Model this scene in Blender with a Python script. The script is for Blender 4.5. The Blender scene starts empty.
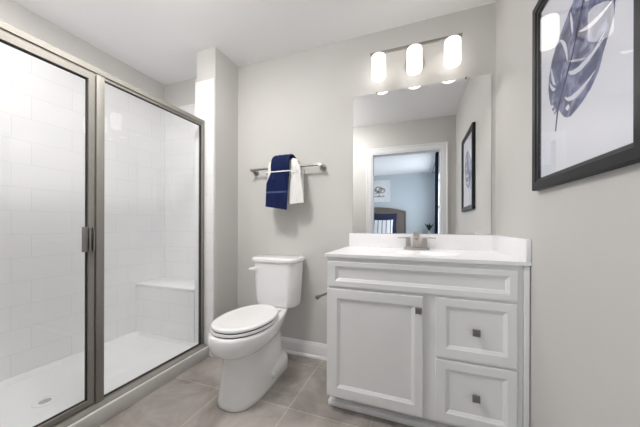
import bpy, bmesh, math, random
from mathutils import Vector, Matrix
random.seed(7)
PI = math.pi
C = bpy.context.scene.collection
sc = bpy.context.scene

# ---------------------------------------------------------------- camera, world, light, exposure
cam_d = bpy.data.cameras.new('camera')
cam = bpy.data.objects.new('camera', cam_d); C.objects.link(cam)
cam_d.sensor_width = 36.0
cam_d.sensor_fit = 'HORIZONTAL'
cam_d.lens = 260.37 / 640 * 36
cam_d.shift_y = 11.67 / 640
cam_d.clip_start = 0.01
yaw, roll = 0.3544, 0.0024
fwd = Vector((-math.sin(yaw), math.cos(yaw), 0)); rgt = Vector((math.cos(yaw), math.sin(yaw), 0)); up = Vector((0, 0, 1))
r3 = rgt * math.cos(roll) + up * math.sin(roll); u3 = up * math.cos(roll) - rgt * math.sin(roll)
M = Matrix((r3, u3, -fwd)).transposed().to_4x4()
M.translation = Vector((-0.4667, -1.9127, 1.0387))
cam.matrix_world = M
sc.camera = cam

w = bpy.data.worlds.new('daylight_sky'); sc.world = w; w.use_nodes = True
bg = w.node_tree.nodes['Background']
bg.inputs['Color'].default_value = (0.72, 0.84, 1.0, 1); bg.inputs['Strength'].default_value = 1.5

def area(name, loc, target, sx, sy, power, col):
    d = bpy.data.lights.new(name, 'AREA'); d.shape = 'RECTANGLE'; d.size = sx; d.size_y = sy
    d.energy = power; d.color = col
    o = bpy.data.objects.new(name, d); C.objects.link(o); o.location = loc
    o.rotation_euler = (Vector(target) - Vector(loc)).to_track_quat('-Z', 'Y').to_euler()
    return o
# daylight through the bedroom window and an added, unseen second one
area('window_and_fill_light', (0.40, -4.35, 1.45), (-2.0, -4.35, 0.3), 1.5, 1.5, 31, (0.90, 0.95, 1.0))
area('window_and_fill_light', (-2.95, -5.72, 1.40), (-0.9, -2.4, 0.2), 1.2, 1.4, 34, (0.92, 0.96, 1.0))  # from the added window, fill light through the doorway
LAMP_BULB = 0.72       # watts leaving the open bottom of each vanity lamp
LAMP_SHADE = 2.2       # radiance of the vanity lamp glass
ADDED_CEILING_LIGHT = 51.0   # radiance of the added drum ceiling light
ADDED_SHOWER_LIGHT = 2.4    # watts of the added recessed shower light
sc.view_settings.view_transform = 'Standard'; sc.view_settings.look = 'None'
sc.view_settings.exposure = 0.22; sc.view_settings.gamma = 1.0; sc.view_settings.use_curve_mapping = False
try:
    sc.cycles.max_bounces = 14; sc.cycles.diffuse_bounces = 8; sc.cycles.glossy_bounces = 6
    sc.cycles.transparent_max_bounces = 16; sc.cycles.sample_clamp_indirect = 6.0
    sc.cycles.caustics_reflective = False; sc.cycles.caustics_refractive = False
    sc.cycles.use_denoising = True
except Exception:
    pass

# ---------------------------------------------------------------- materials
def mat(name, col, rough=0.5, metal=0.0, var=0.0, scale=8.0, bump=0.0, bscale=120.0, spec=0.5, coat=0.0):
    m = bpy.data.materials.new(name); m.use_nodes = True
    nt = m.node_tree; b = nt.nodes['Principled BSDF']
    b.inputs['Base Color'].default_value = (*col, 1)
    b.inputs['Roughness'].default_value = rough; b.inputs['Metallic'].default_value = metal
    b.inputs['Specular IOR Level'].default_value = spec
    b.inputs['Coat Weight'].default_value = coat
    tc = nt.nodes.new('ShaderNodeTexCoord')
    if var > 0:
        n = nt.nodes.new('ShaderNodeTexNoise'); n.inputs['Scale'].default_value = scale; n.inputs['Detail'].default_value = 4
        nt.links.new(tc.outputs['Object'], n.inputs['Vector'])
        r = nt.nodes.new('ShaderNodeValToRGB')
        r.color_ramp.elements[0].position = 0.3; r.color_ramp.elements[1].position = 0.7
        r.color_ramp.elements[0].color = (*[c * (1 - var) for c in col], 1)
        r.color_ramp.elements[1].color = (*[min(1, c * (1 + var)) for c in col], 1)
        nt.links.new(n.outputs['Fac'], r.inputs['Fac']); nt.links.new(r.outputs['Color'], b.inputs['Base Color'])
    if bump > 0:
        n2 = nt.nodes.new('ShaderNodeTexNoise'); n2.inputs['Scale'].default_value = bscale; n2.inputs['Detail'].default_value = 3
        nt.links.new(tc.outputs['Object'], n2.inputs['Vector'])
        bp = nt.nodes.new('ShaderNodeBump'); bp.inputs['Strength'].default_value = bump; bp.inputs['Distance'].default_value = 0.002
        nt.links.new(n2.outputs['Fac'], bp.inputs['Height']); nt.links.new(bp.outputs['Normal'], b.inputs['Normal'])
    return m

def tile_mat(name, axes, w_, h_, off, shift, c1, c2, grout, gw, rough, cloud=0.0, bump=0.3):
    """tiles laid on the plane of the two given object axes"""
    m = bpy.data.materials.new(name); m.use_nodes = True
    nt = m.node_tree; b = nt.nodes['Principled BSDF']; b.inputs['Roughness'].default_value = rough
    tc = nt.nodes.new('ShaderNodeTexCoord'); sp = nt.nodes.new('ShaderNodeSeparateXYZ'); cb = nt.nodes.new('ShaderNodeCombineXYZ')
    nt.links.new(tc.outputs['Object'], sp.inputs[0])
    for k in (0, 1):
        a = nt.nodes.new('ShaderNodeMath'); a.operation = 'ADD'; a.inputs[1].default_value = shift[k]
        nt.links.new(sp.outputs[axes[k]], a.inputs[0]); nt.links.new(a.outputs[0], cb.inputs[k])
    br = nt.nodes.new('ShaderNodeTexBrick'); br.offset = off; br.offset_frequency = 2; br.squash = 1
    br.inputs['Scale'].default_value = 1.0; br.inputs['Brick Width'].default_value = w_; br.inputs['Row Height'].default_value = h_
    br.inputs['Mortar Size'].default_value = gw; br.inputs['Mortar Smooth'].default_value = 0.3; br.inputs['Bias'].default_value = 0
    br.inputs['Color1'].default_value = (*c1, 1); br.inputs['Color2'].default_value = (*c2, 1); br.inputs['Mortar'].default_value = (*grout, 1)
    nt.links.new(cb.outputs[0], br.inputs['Vector'])
    out = br.outputs['Color']
    if cloud > 0:
        n = nt.nodes.new('ShaderNodeTexNoise'); n.inputs['Scale'].default_value = 3.2; n.inputs['Detail'].default_value = 7
        n.inputs['Roughness'].default_value = 0.62; n.inputs['Distortion'].default_value = 0.7
        nt.links.new(tc.outputs['Object'], n.inputs['Vector'])
        r = nt.nodes.new('ShaderNodeValToRGB'); r.color_ramp.elements[0].position = 0.3; r.color_ramp.elements[1].position = 0.72
        r.color_ramp.elements[0].color = (1 - cloud, 1 - cloud * 1.08, 1 - cloud * 1.15, 1)
        r.color_ramp.elements[1].color = (1 + cloud, 1 + cloud, 1 + cloud, 1)
        mx = nt.nodes.new('ShaderNodeMix'); mx.data_type = 'RGBA'; mx.blend_type = 'MULTIPLY'; mx.inputs['Factor'].default_value = 1
        nt.links.new(n.outputs['Fac'], r.inputs['Fac']); nt.links.new(out, mx.inputs['A']); nt.links.new(r.outputs['Color'], mx.inputs['B'])
        out = mx.outputs['Result']
    nt.links.new(out, b.inputs['Base Color'])
    bp = nt.nodes.new('ShaderNodeBump'); bp.inputs['Strength'].default_value = bump; bp.inputs['Distance'].default_value = 0.002; bp.invert = True
    nt.links.new(br.outputs['Fac'], bp.inputs['Height']); nt.links.new(bp.outputs['Normal'], b.inputs['Normal'])
    return m

def glass_mat(name, tint=(1, 1, 1), ior=1.45):
    """clear pane: see-through with a fresnel reflection on its outer faces"""
    m = bpy.data.materials.new(name); m.use_nodes = True
    nt = m.node_tree; nt.nodes.remove(nt.nodes['Principled BSDF'])
    out = nt.nodes['Material Output']
    t = nt.nodes.new('ShaderNodeBsdfTransparent'); t.inputs['Color'].default_value = (*tint, 1)
    g = nt.nodes.new('ShaderNodeBsdfGlossy'); g.inputs['Roughness'].default_value = 0.015; g.inputs['Color'].default_value = (1, 1, 1, 1)
    fr = nt.nodes.new('ShaderNodeFresnel'); fr.inputs['IOR'].default_value = ior
    ge = nt.nodes.new('ShaderNodeNewGeometry')
    inv = nt.nodes.new('ShaderNodeMath'); inv.operation = 'SUBTRACT'; inv.inputs[0].default_value = 1
    nt.links.new(ge.outputs['Backfacing'], inv.inputs[1])
    mu = nt.nodes.new('ShaderNodeMath'); mu.operation = 'MULTIPLY'
    nt.links.new(fr.outputs[0], mu.inputs[0]); nt.links.new(inv.outputs[0], mu.inputs[1])
    mx = nt.nodes.new('ShaderNodeMixShader')
    nt.links.new(mu.outputs[0], mx.inputs[0]); nt.links.new(t.outputs[0], mx.inputs[1]); nt.links.new(g.outputs[0], mx.inputs[2])
    nt.links.new(mx.outputs[0], out.inputs['Surface'])
    return m

def emit_mat(name, col, strength):
    m = bpy.data.materials.new(name); m.use_nodes = True
    b = m.node_tree.nodes['Principled BSDF']
    b.inputs['Base Color'].default_value = (0.9, 0.88, 0.85, 1); b.inputs['Roughness'].default_value = 0.3
    b.inputs['Emission Color'].default_value = (*col, 1); b.inputs['Emission Strength'].default_value = strength
    return m

def zband_mat(name, base, band, z0, z1, rough=0.95):
    """cloth with a woven band between two heights of the cloth itself"""
    m = mat(name, base, rough, bump=0.9, bscale=420, spec=0.1)
    nt = m.node_tree; b = nt.nodes['Principled BSDF']
    tc = nt.nodes.new('ShaderNodeTexCoord'); sp = nt.nodes.new('ShaderNodeSeparateXYZ'); nt.links.new(tc.outputs['Object'], sp.inputs[0])
    g1 = nt.nodes.new('ShaderNodeMath'); g1.operation = 'GREATER_THAN'; g1.inputs[1].default_value = z0
    g2 = nt.nodes.new('ShaderNodeMath'); g2.operation = 'LESS_THAN'; g2.inputs[1].default_value = z1
    mu = nt.nodes.new('ShaderNodeMath'); mu.operation = 'MULTIPLY'
    nt.links.new(sp.outputs[2], g1.inputs[0]); nt.links.new(sp.outputs[2], g2.inputs[0])
    nt.links.new(g1.outputs[0], mu.inputs[0]); nt.links.new(g2.outputs[0], mu.inputs[1])
    mx = nt.nodes.new('ShaderNodeMix'); mx.data_type = 'RGBA'
    mx.inputs['A'].default_value = (*base, 1); mx.inputs['B'].default_value = (*band, 1)
    nt.links.new(mu.outputs[0], mx.inputs['Factor']); nt.links.new(mx.outputs['Result'], b.inputs['Base Color'])
    return m

def stripe_mat(name, base, stripe, freq, lo, axis=0):
    m = mat(name, base, 0.9, spec=0.1)
    nt = m.node_tree; b = nt.nodes['Principled BSDF']
    tc = nt.nodes.new('ShaderNodeTexCoord'); sp = nt.nodes.new('ShaderNodeSeparateXYZ'); nt.links.new(tc.outputs['Object'], sp.inputs[0])
    mu = nt.nodes.new('ShaderNodeMath'); mu.operation = 'MULTIPLY'; mu.inputs[1].default_value = freq
    fr = nt.nodes.new('ShaderNodeMath'); fr.operation = 'FRACT'
    lt = nt.nodes.new('ShaderNodeMath'); lt.operation = 'LESS_THAN'; lt.inputs[1].default_value = lo
    nt.links.new(sp.outputs[axis], mu.inputs[0]); nt.links.new(mu.outputs[0], fr.inputs[0]); nt.links.new(fr.outputs[0], lt.inputs[0])
    mx = nt.nodes.new('ShaderNodeMix'); mx.data_type = 'RGBA'
    mx.inputs['A'].default_value = (*base, 1); mx.inputs['B'].default_value = (*stripe, 1)
    nt.links.new(lt.outputs[0], mx.inputs['Factor']); nt.links.new(mx.outputs['Result'], b.inputs['Base Color'])
    return m

def watercolour_mat():
    m = bpy.data.materials.new('watercolour_ink'); m.use_nodes = True
    nt = m.node_tree; b = nt.nodes['Principled BSDF']; b.inputs['Roughness'].default_value = 0.8
    tc = nt.nodes.new('ShaderNodeTexCoord')
    n = nt.nodes.new('ShaderNodeTexNoise'); n.inputs['Scale'].default_value = 16; n.inputs['Detail'].default_value = 5; n.inputs['Distortion'].default_value = 1.2
    nt.links.new(tc.outputs['Object'], n.inputs['Vector'])
    r = nt.nodes.new('ShaderNodeValToRGB'); e = r.color_ramp.elements
    e[0].position = 0.30; e[0].color = (0.024, 0.029, 0.075, 1)
    e[1].position = 0.72; e[1].color = (0.34, 0.36, 0.54, 1)
    k = e.new(0.5); k.color = (0.078, 0.092, 0.20, 1)
    nt.links.new(n.outputs['Fac'], r.inputs['Fac']); nt.links.new(r.outputs['Color'], b.inputs['Base Color'])
    return m

m_wall = mat('warm_grey_wall_paint', (0.595, 0.585, 0.565), 0.75, var=0.01, scale=3, bump=0.05, bscale=260, spec=0.25)
m_ceil = mat('white_ceiling_paint', (0.91, 0.91, 0.92), 0.9, bump=0.05, bscale=200, spec=0.1)
m_trim = mat('white_trim_paint', (0.80, 0.80, 0.81), 0.35, var=0.01)
m_cab = mat('white_cabinet_paint', (0.83, 0.83, 0.83), 0.38, var=0.012, scale=5)
m_gap = mat('dark_cabinet_gap', (0.25, 0.25, 0.25), 0.8, var=0.02)
m_top = mat('white_cultured_marble', (0.88, 0.875, 0.89), 0.28, var=0.008, scale=6, spec=0.35)
m_porc = mat('white_porcelain', (0.84, 0.84, 0.84), 0.10, var=0.006, scale=4, coat=0.4)
m_seat = mat('white_plastic_seat', (0.85, 0.85, 0.85), 0.22, var=0.006, scale=4)
m_rubber_and_shadow = mat('black_rubber_and_shadow', (0.015, 0.015, 0.015), 0.6, var=0.1)
m_nick = mat('brushed_nickel', (0.56, 0.525, 0.48), 0.34, 1.0, var=0.04, scale=30)
m_brz = mat('satin_nickel_frame', (0.30, 0.285, 0.26), 0.7, 0.55, var=0.03, scale=30)
m_nickd = mat('dark_satin_nickel', (0.30, 0.285, 0.27), 0.38, 1.0, var=0.06, scale=40)
m_chrome = mat('polished_chrome', (0.78, 0.78, 0.79), 0.12, 1.0, var=0.02, scale=30)
m_pan = mat('white_acrylic_pan', (0.84, 0.84, 0.84), 0.28, var=0.008, scale=6)
m_curb = mat('pale_grey_curb', (0.57, 0.56, 0.54), 0.4, var=0.04, scale=9)  # greyer than the pan body
WT = ((0.84, 0.84, 0.85), (0.825, 0.825, 0.835), (0.715, 0.715, 0.725))
m_tileYZ = tile_mat('white_wall_tile', (1, 2), 0.305, 0.15, 0.3, (0.97 + 3.05, 3.0 - 0.375 + 0.0), *WT, 0.0014, 0.09, bump=0.3)
m_tileXZ = tile_mat('white_wall_tile_back', (0, 2), 0.305, 0.15, 0.3, (0.9 + 3.05, 3.0 - 0.375), *WT, 0.0014, 0.09, bump=0.3)
m_floor = tile_mat('taupe_floor_tile', (0, 1), 0.457, 0.457, 0.0, (1.145 + 4.57, 0.587 + 4.57), (0.325, 0.302, 0.28), (0.375, 0.35, 0.326), (0.50, 0.475, 0.44), 0.0030, 0.45, cloud=0.46, bump=0.25)
m_sglass = glass_mat('clear_shower_glass', (0.992, 0.997, 0.998))
m_pglass = glass_mat('picture_glass')
m_wglass = glass_mat('window_glass')
m_mirror = mat('silvered_mirror', (0.93, 0.94, 0.94), 0.0, 1.0)
m_frame = mat('charcoal_frame', (0.016, 0.0165, 0.018), 0.5, var=0.1, scale=30, spec=0.22)
m_framein = mat('black_frame_lip', (0.012, 0.012, 0.014), 0.5, var=0.1)
m_paper = mat('cool_white_paper', (0.70, 0.71, 0.78), 0.85, var=0.015, scale=5)
m_ink = watercolour_mat()
m_stem = mat('dark_ink_line', (0.06, 0.065, 0.13), 0.8, var=0.2, scale=40)
m_wtowel = mat('white_terry_cloth', (0.86, 0.85, 0.83), 0.95, bump=0.9, bscale=380, spec=0.1)
m_ntowel = zband_mat('navy_terry_cloth', (0.012, 0.019, 0.068), (0.06, 0.085, 0.19), 1.283, 1.297)
m_ribbon = mat('white_satin_ribbon', (0.85, 0.85, 0.85), 0.4, var=0.02)
m_shade = emit_mat('lit_opal_glass', (1.0, 0.955, 0.90), LAMP_SHADE)
m_added_lens = emit_mat('added_downlight_lens', (1.0, 0.97, 0.93), 2.0)
m_added_drum = emit_mat('added_drum_diffuser', (1.0, 0.975, 0.95), ADDED_CEILING_LIGHT)
m_blue = mat('pale_blue_wall_paint', (0.57, 0.62, 0.655), 0.8, var=0.01)
m_carpet = mat('beige_carpet', (0.45, 0.41, 0.36), 0.95, var=0.1, scale=60, bump=0.8, bscale=300)
m_head = mat('grey_brown_upholstery', (0.17, 0.145, 0.125), 0.9, var=0.12, scale=40, bump=0.4, bscale=250)
m_linen = mat('white_bed_linen', (0.78, 0.78, 0.80), 0.9, var=0.02)
m_navy = mat('navy_cotton', (0.014, 0.02, 0.055), 0.9, var=0.1, scale=40)
m_stripe = stripe_mat('striped_pillow_cotton', (0.80, 0.80, 0.82), (0.05, 0.06, 0.10), 9.5, 0.17)
m_curtain = mat('navy_curtain_cloth', (0.014, 0.028, 0.085), 0.9, var=0.1, scale=20)
m_wood = mat('grey_washed_wood', (0.30, 0.27, 0.24), 0.5, var=0.15, scale=12)
m_leafg = mat('dark_green_leaf', (0.02, 0.06, 0.025), 0.5, var=0.2, scale=40)
m_vase = mat('grey_glazed_vase', (0.45, 0.45, 0.46), 0.3, var=0.05)
m_art = mat('pale_sketch_paper', (0.80, 0.80, 0.80), 0.85, var=0.05, scale=10)
m_sketch = mat('grey_sketch_ink', (0.42, 0.40, 0.385), 0.85, var=0.3, scale=25)

# ---------------------------------------------------------------- mesh helpers
def bm_():
    return bmesh.new()

def add_box(bm, x0, x1, y0, y1, z0, z1, bev=0.0, seg=2):
    vs = [bm.verts.new((x, y, z)) for z in (z0, z1) for y in (y0, y1) for x in (x0, x1)]
    F = [(0, 2, 3, 1), (4, 5, 7, 6), (0, 1, 5, 4), (2, 6, 7, 3), (0, 4, 6, 2), (1, 3, 7, 5)]
    fs = [bm.faces.new([vs[i] for i in f]) for f in F]
    if bev > 0:
        es = list({e for f in fs for e in f.edges})
        bmesh.ops.bevel(bm, geom=es, offset=bev, segments=seg, profile=0.5, affect='EDGES', clamp_overlap=True)

def add_loft(bm, rings, cap0=True, cap1=True, closed=False):
    """rings of equal point count skinned into one surface"""
    R = [[bm.verts.new(p) for p in r] for r in rings]
    n = len(R[0])
    for a, b in (zip(R, R[1:] + R[:1]) if closed else zip(R, R[1:])):
        for i in range(n):
            j = (i + 1) % n
            bm.faces.new((a[i], a[j], b[j], b[i]))
    if not closed:
        if cap0: bm.faces.new(list(reversed(R[0])))
        if cap1: bm.faces.new(R[-1])

def frame_of(d):
    d = d.normalized(); a = Vector((0, 0, 1)) if abs(d.z) < 0.9 else Vector((1, 0, 0))
    u = d.cross(a).normalized(); return u, d.cross(u).normalized()

def add_cyl(bm, p0, p1, r, r1=None, n=24):
    p0, p1 = Vector(p0), Vector(p1); r1 = r if r1 is None else r1
    u, v = frame_of(p1 - p0)
    rg = lambda p, rr: [p + (u * math.cos(2 * PI * i / n) + v * math.sin(2 * PI * i / n)) * rr for i in range(n)]
    add_loft(bm, [rg(p0, r), rg(p1, r1)])

def add_tube(bm, pts, r, n=12):
    pts = [Vector(p) for p in pts]; rings = []
    for i, p in enumerate(pts):
        d = (pts[min(i + 1, len(pts) - 1)] - pts[max(i - 1, 0)])
        u, v = frame_of(d)
        rr = r[i] if isinstance(r, (list, tuple)) else r
        rings.append([p + (u * math.cos(2 * PI * k / n) + v * math.sin(2 * PI * k / n)) * rr for k in range(n)])
    add_loft(bm, rings)

def add_lathe(bm, prof, cx, cy, n=32, capped=True):
    add_loft(bm, [[(cx + r * math.cos(2 * PI * i / n), cy + r * math.sin(2 * PI * i / n), z) for i in range(n)] for r, z in prof], capped, capped)

def rrect(cx, cy, hx, hy, z, rad, k=6):
    """rounded rectangle ring, flat at height z"""
    pts = []
    for (sx, sy, a0) in ((1, 1, 0), (-1, 1, PI / 2), (-1, -1, PI), (1, -1, 1.5 * PI)):
        for i in range(k + 1):
            a = a0 + i / k * PI / 2
            pts.append((cx + sx * (hx - rad) + rad * math.cos(a), cy + sy * (hy - rad) + rad * math.sin(a), z))
    return pts

def obj(name, bm, m, parent=None, smooth=35, loc=None):
    bmesh.ops.recalc_face_normals(bm, faces=bm.faces[:])
    me = bpy.data.meshes.new(name); bm.to_mesh(me); bm.free()
    me.materials.append(m)
    if smooth:
        for p in me.polygons: p.use_smooth = True
        try: me.set_sharp_from_angle(angle=math.radians(smooth))
        except Exception: pass
    o = bpy.data.objects.new(name, me); C.objects.link(o)
    if parent is not None:
        o.parent = parent
        o.matrix_parent_inverse = parent.matrix_world.inverted() if parent.type != 'EMPTY' else Matrix.Translation(-parent.location)
    return o

def tag(o, label, cat, group=None):
    o['label'] = label; o['category'] = cat
    if group: o['group'] = group
    return o

def thing(name, label, cat, loc, group=None):
    o = bpy.data.objects.new(name, None); C.objects.link(o); o.location = loc; o.empty_display_size = 0.05
    return tag(o, label, cat, group)

def struct(name, bm, m, smooth=0):
    o = obj(name, bm, m, None, smooth); o['kind'] = 'structure'; return o

def boxobj(name, m, parent, *b, bev=0.0, seg=2):
    bm = bm_(); add_box(bm, *b, bev=bev, seg=seg); return obj(name, bm, m, parent)

def boxstruct(name, m, *boxes, bev=0.0):
    bm = bm_()
    for b in boxes: add_box(bm, *b, bev=bev)
    return struct(name, bm, m)

# ---------------------------------------------------------------- the setting: bathroom shell
H = 2.44
XL, YF, YB2 = -2.845, -1.78, -1.90       # shower left wall, front wall faces
boxstruct('floor', m_floor, (-2.96, 0.12, -1.90, 0.12, -0.10, 0.0))
boxstruct('ceiling', m_ceil, (-2.96, 0.12, -1.90, 0.12, H, H + 0.1))
boxstruct('wall_back', m_wall, (-2.96, 0.12, 0.0, 0.12, 0.0, H))
boxstruct('wall_right', m_wall, (0.0, 0.12, -1.78, 0.0, 0.0, H))
boxstruct('wall_left', m_wall, (-2.96, XL, -1.78, 0.0, 0.0, H))
DX0, DX1, DZ = -1.058, -0.160, 2.036      # door opening
bm = bm_()
add_box(bm, -2.96, DX0, YB2, YF, 0, H); add_box(bm, DX1, 0.12, YB2, YF, 0, H); add_box(bm, DX0, DX1, YB2, YF, DZ, H)
struct('wall_front', bm, m_wall)
# short wing wall between toilet and shower, tiled on its shower side and end
boxstruct('wall_wing', m_wall, (-2.143, -1.952, -0.278, 0.0, 0.0, H))
TZ = 2.19
boxstruct('wall_shower_left', m_tileYZ, (XL, -2.83, -1.78, 0.0, 0.0, TZ), bev=0.003)
boxstruct('wall_shower_back', m_tileXZ, (-2.83, -2.152, -0.010, 0.0, 0.0, TZ + 0.002), bev=0.003)
boxstruct('wall_shower_front', m_tileXZ, (-2.83, -1.99, -1.78, -1.769, 0.0, TZ), bev=0.003)
bm = bm_(); add_box(bm, -2.152, -1.962, -0.286, -0.278, 0.0, TZ + 0.003, bev=0.003)
struct('wall_wing_end', bm, m_tileXZ)
bm = bm_(); add_box(bm, -2.152, -2.143, -0.278, -0.010, 0.0, TZ, bev=0.002)
struct('wall_wing_side', bm, m_tileYZ)

def baseboard(name, p0, p1, nrm):
    """moulded board with a shoe, swept along one wall"""
    prof = [(0, 0), (0.024, 0), (0.0235, 0.010), (0.019, 0.018), (0.0145, 0.021), (0.0145, 0.088), (0.012, 0.098), (0.0085, 0.104), (0.006, 0.115), (0, 0.116)]
    bm = bm_()
    add_loft(bm, [[(p[0] + nrm[0] * t, p[1] + nrm[1] * t, z) for t, z in prof] for p in (p0, p1)])
    return struct(name, bm, m_trim, smooth=30)
baseboard('baseboard_back', (-1.952, 0.0), (-0.946, 0.0), (0, -1))
baseboard('baseboard_left', (-1.952, -0.278), (-1.952, 0.0), (1, 0))
baseboard('baseboard_right', (0.0, -1.78), (0.0, -0.555), (-1, 0))
baseboard('baseboard_front', (-1.99, YF), (DX0 - 0.085, YF), (0, 1))

# door casing on both sides and the jamb lining
def casing(name, y0, sgn):
    bm = bm_()
    def prof(t): return [(0, 0), (0.008, 0), (0.012, 0.012), (0.012, 0.045), (0.018, 0.055), (0.018, 0.070), (0, 0.072)]
    path = [(DX0, 0.0, -1, 0), (DX0, DZ, -1, 1), (DX1, DZ, 1, 1), (DX1, 0.0, 1, 0)]
    rings = []
    for (x, z, ox, oz) in path:
        rings.append([(x + ox * w_, y0 + sgn * d, z + oz * w_) for d, w_ in prof(0)])
    add_loft(bm, rings)
    return struct(name, bm, m_trim, smooth=30)
casing('trim_1', YF, 1)
casing('trim_2', YB2, -1)
bm = bm_()
add_box(bm, DX0 - 0.001, DX0 + 0.016, YB2 - 0.003, YF + 0.003, 0, DZ); add_box(bm, DX1 - 0.016, DX1 + 0.001, YB2 - 0.003, YF + 0.003, 0, DZ)
add_box(bm, DX0 + 0.016, DX1 - 0.016, YB2 - 0.003, YF + 0.003, DZ - 0.016, DZ + 0.001)
struct('trim_3', bm, m_trim)

# ---------------------------------------------------------------- the setting: bedroom behind the doorway (seen in the mirror)
BXL, BXR, BYB = -3.8, -0.03, -5.55
boxstruct('floor_bedroom', m_carpet, (BXL - 0.1, 0.12, BYB - 0.1, YB2, -0.10, 0.0))
boxstruct('ceiling_bedroom', m_ceil, (BXL - 0.1, 0.12, BYB - 0.1, YB2, H, H + 0.1))
WY0, WY1, WZ0, WZ1 = -5.1, -3.6, 0.7, 2.2
VX0, VX1 = -3.5, -2.35
boxstruct('wall_bedroom_back', m_blue, (BXL - 0.1, VX0, BYB - 0.1, BYB, 0, H), (VX1, BXR + 0.1, BYB - 0.1, BYB, 0, H), (VX0, VX1, BYB - 0.1, BYB, 0, WZ0), (VX0, VX1, BYB - 0.1, BYB, WZ1, H))
boxstruct('wall_bedroom_right', m_blue, (BXR, BXR + 0.1, BYB, WY0, 0, H), (BXR, BXR + 0.1, WY1, YB2, 0, H), (BXR, BXR + 0.1, WY0, WY1, 0, WZ0), (BXR, BXR + 0.1, WY0, WY1, WZ1, H))
boxstruct('wall_bedroom_left', m_blue, (BXL - 0.1, BXL, BYB, YB2, 0, H))
boxstruct('wall_bedroom_front', m_blue, (BXL - 0.1, -2.96, YB2, YB2 + 0.1, 0, H))
def window(n, swap, a0, a1, b0, b1):
    """frame and pane; a runs along the wall, b through it"""
    def bx(bm, p0, p1, q0, q1, z0, z1):
        add_box(bm, *((p0, p1, q0, q1) if swap else (q0, q1, p0, p1)), z0, z1)
    bm = bm_(); t = 0.05
    bx(bm, a0, a0 + t, b0, b1, WZ0, WZ1); bx(bm, a1 - t, a1, b0, b1, WZ0, WZ1)
    bx(bm, a0 + t, a1 - t, b0, b1, WZ0, WZ0 + t); bx(bm, a0 + t, a1 - t, b0, b1, WZ1 - t, WZ1)
    bx(bm, a0 + t, a1 - t, b0 + 0.01, b1 - 0.01, 1.43, 1.47)
    o = struct('window_%d' % n, bm, m_trim)  # window_2 is the added one, out of view
    bm = bm_(); bc = (b0 + b1) / 2; bx(bm, a0 + t, a1 - t, bc - 0.003, bc + 0.003, WZ0 + t, WZ1 - t)
    obj('window_pane', bm, m_wglass, o, 0)
window(1, False, WY0, WY1, BXR + 0.02, BXR + 0.08)
window(2, True, VX0, VX1, BYB - 0.08, BYB - 0.02)  # window added out of view to send fill light to the bathroom

# ---------------------------------------------------------------- shower
PX0, PX1, PY0, PY1 = -2.829, -2.003, -1.768, -0.287
CZ = 0.085
sp_ = thing('shower_pan', 'white acrylic shower pan with a low apron curb along the floor tiles', 'shower pan', (-2.42, -1.0, 0))
bm = bm_()
rings = []
ax, ay = (PX0 + PX1) / 2, (PY0 + PY1) / 2
def prect(x0, x1, y0, y1, z, rad): return rrect((x0 + x1) / 2, (y0 + y1) / 2, (x1 - x0) / 2, (y1 - y0) / 2, z, rad)
rings = [prect(PX0, PX1, PY0, PY1, 0.001, 0.004), prect(PX0, PX1, PY0, PY1, CZ - 0.008, 0.004), prect(PX0, PX1 - 0.003, PY0, PY1, CZ - 0.002, 0.005),
         prect(PX0, PX1 - 0.009, PY0, PY1, CZ, 0.006), prect(PX0 + 0.012, PX1 - 0.092, PY0 + 0.012, PY1 - 0.004, CZ, 0.02),
         prect(PX0 + 0.022, PX1 - 0.104, PY0 + 0.022, PY1 - 0.006, CZ - 0.008, 0.03), prect(PX0 + 0.035, PX1 - 0.118, PY0 + 0.04, PY1 - 0.008, 0.054, 0.05),
         prect(PX0 + 0.06, PX1 - 0.14, PY0 + 0.07, PY1 - 0.015, 0.046, 0.07)]
add_loft(bm, rings, True, False)
# floor of the pan falling gently to the drain
last = [v for v in bm.verts if abs(v.co.z - 0.046) < 1e-5]
dr = (-2.435, -1.07)
cap = []
n = len(rings[-1])
lastv = []
for p in rings[-1]:
    lastv.append(min(last, key=lambda v: (v.co - Vector(p)).length))
inner = [bm.verts.new((dr[0] + 0.056 * (v.co.x - dr[0]) / math.hypot(v.co.x - dr[0], v.co.y - dr[1]), dr[1] + 0.056 * (v.co.y - dr[1]) / math.hypot(v.co.x - dr[0], v.co.y - dr[1]), 0.037)) for v in lastv]
for i in range(n):
    j = (i + 1) % n; bm.faces.new((lastv[i], lastv[j], inner[j], inner[i]))
bm.faces.new(inner)
obj('pan_body', bm, m_pan, sp_)
bm = bm_()
add_lathe(bm, [(0.054, 0.0372), (0.054, 0.0395), (0.050, 0.041), (0.044, 0.041), (0.043, 0.0392), (0.0415, 0.0392)], dr[0], dr[1], 40)
d_ = obj('drain', bm, m_pan, sp_)
d_['label'] = 'round pale metal drain cover'
boxobj('apron', m_curb, sp_, PX1 - 0.001, PX1 + 0.004, PY0, PY1, 0.0005, CZ - 0.005, bev=0.001)['label'] = 'pale grey apron face along the floor'
bm = bm_()
for k in range(-2, 3):
    hl = math.sqrt(max(0, 0.027 ** 2 - (k * 0.0095) ** 2))
    if hl > 0.006: add_box(bm, dr[0] + k * 0.0095 - 0.0017, dr[0] + k * 0.0095 + 0.0017, dr[1] - hl, dr[1] + hl, 0.0388, 0.0396)
obj('drain_slot', bm, m_rubber_and_shadow, d_)
# bench at the far end
bt = thing('shower_bench', 'white built-in shower bench across the far end of the shower', 'bench', (-2.49, -0.16, 0.05))
boxobj('bench_body', m_tileXZ, bt, -2.829, -2.1525, -0.290, -0.0105, 0.087, 0.495)
boxobj('bench_top', m_pan, bt, -2.829, -2.1525, -0.296, -0.0105, 0.495, 0.517, bev=0.006)

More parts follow.
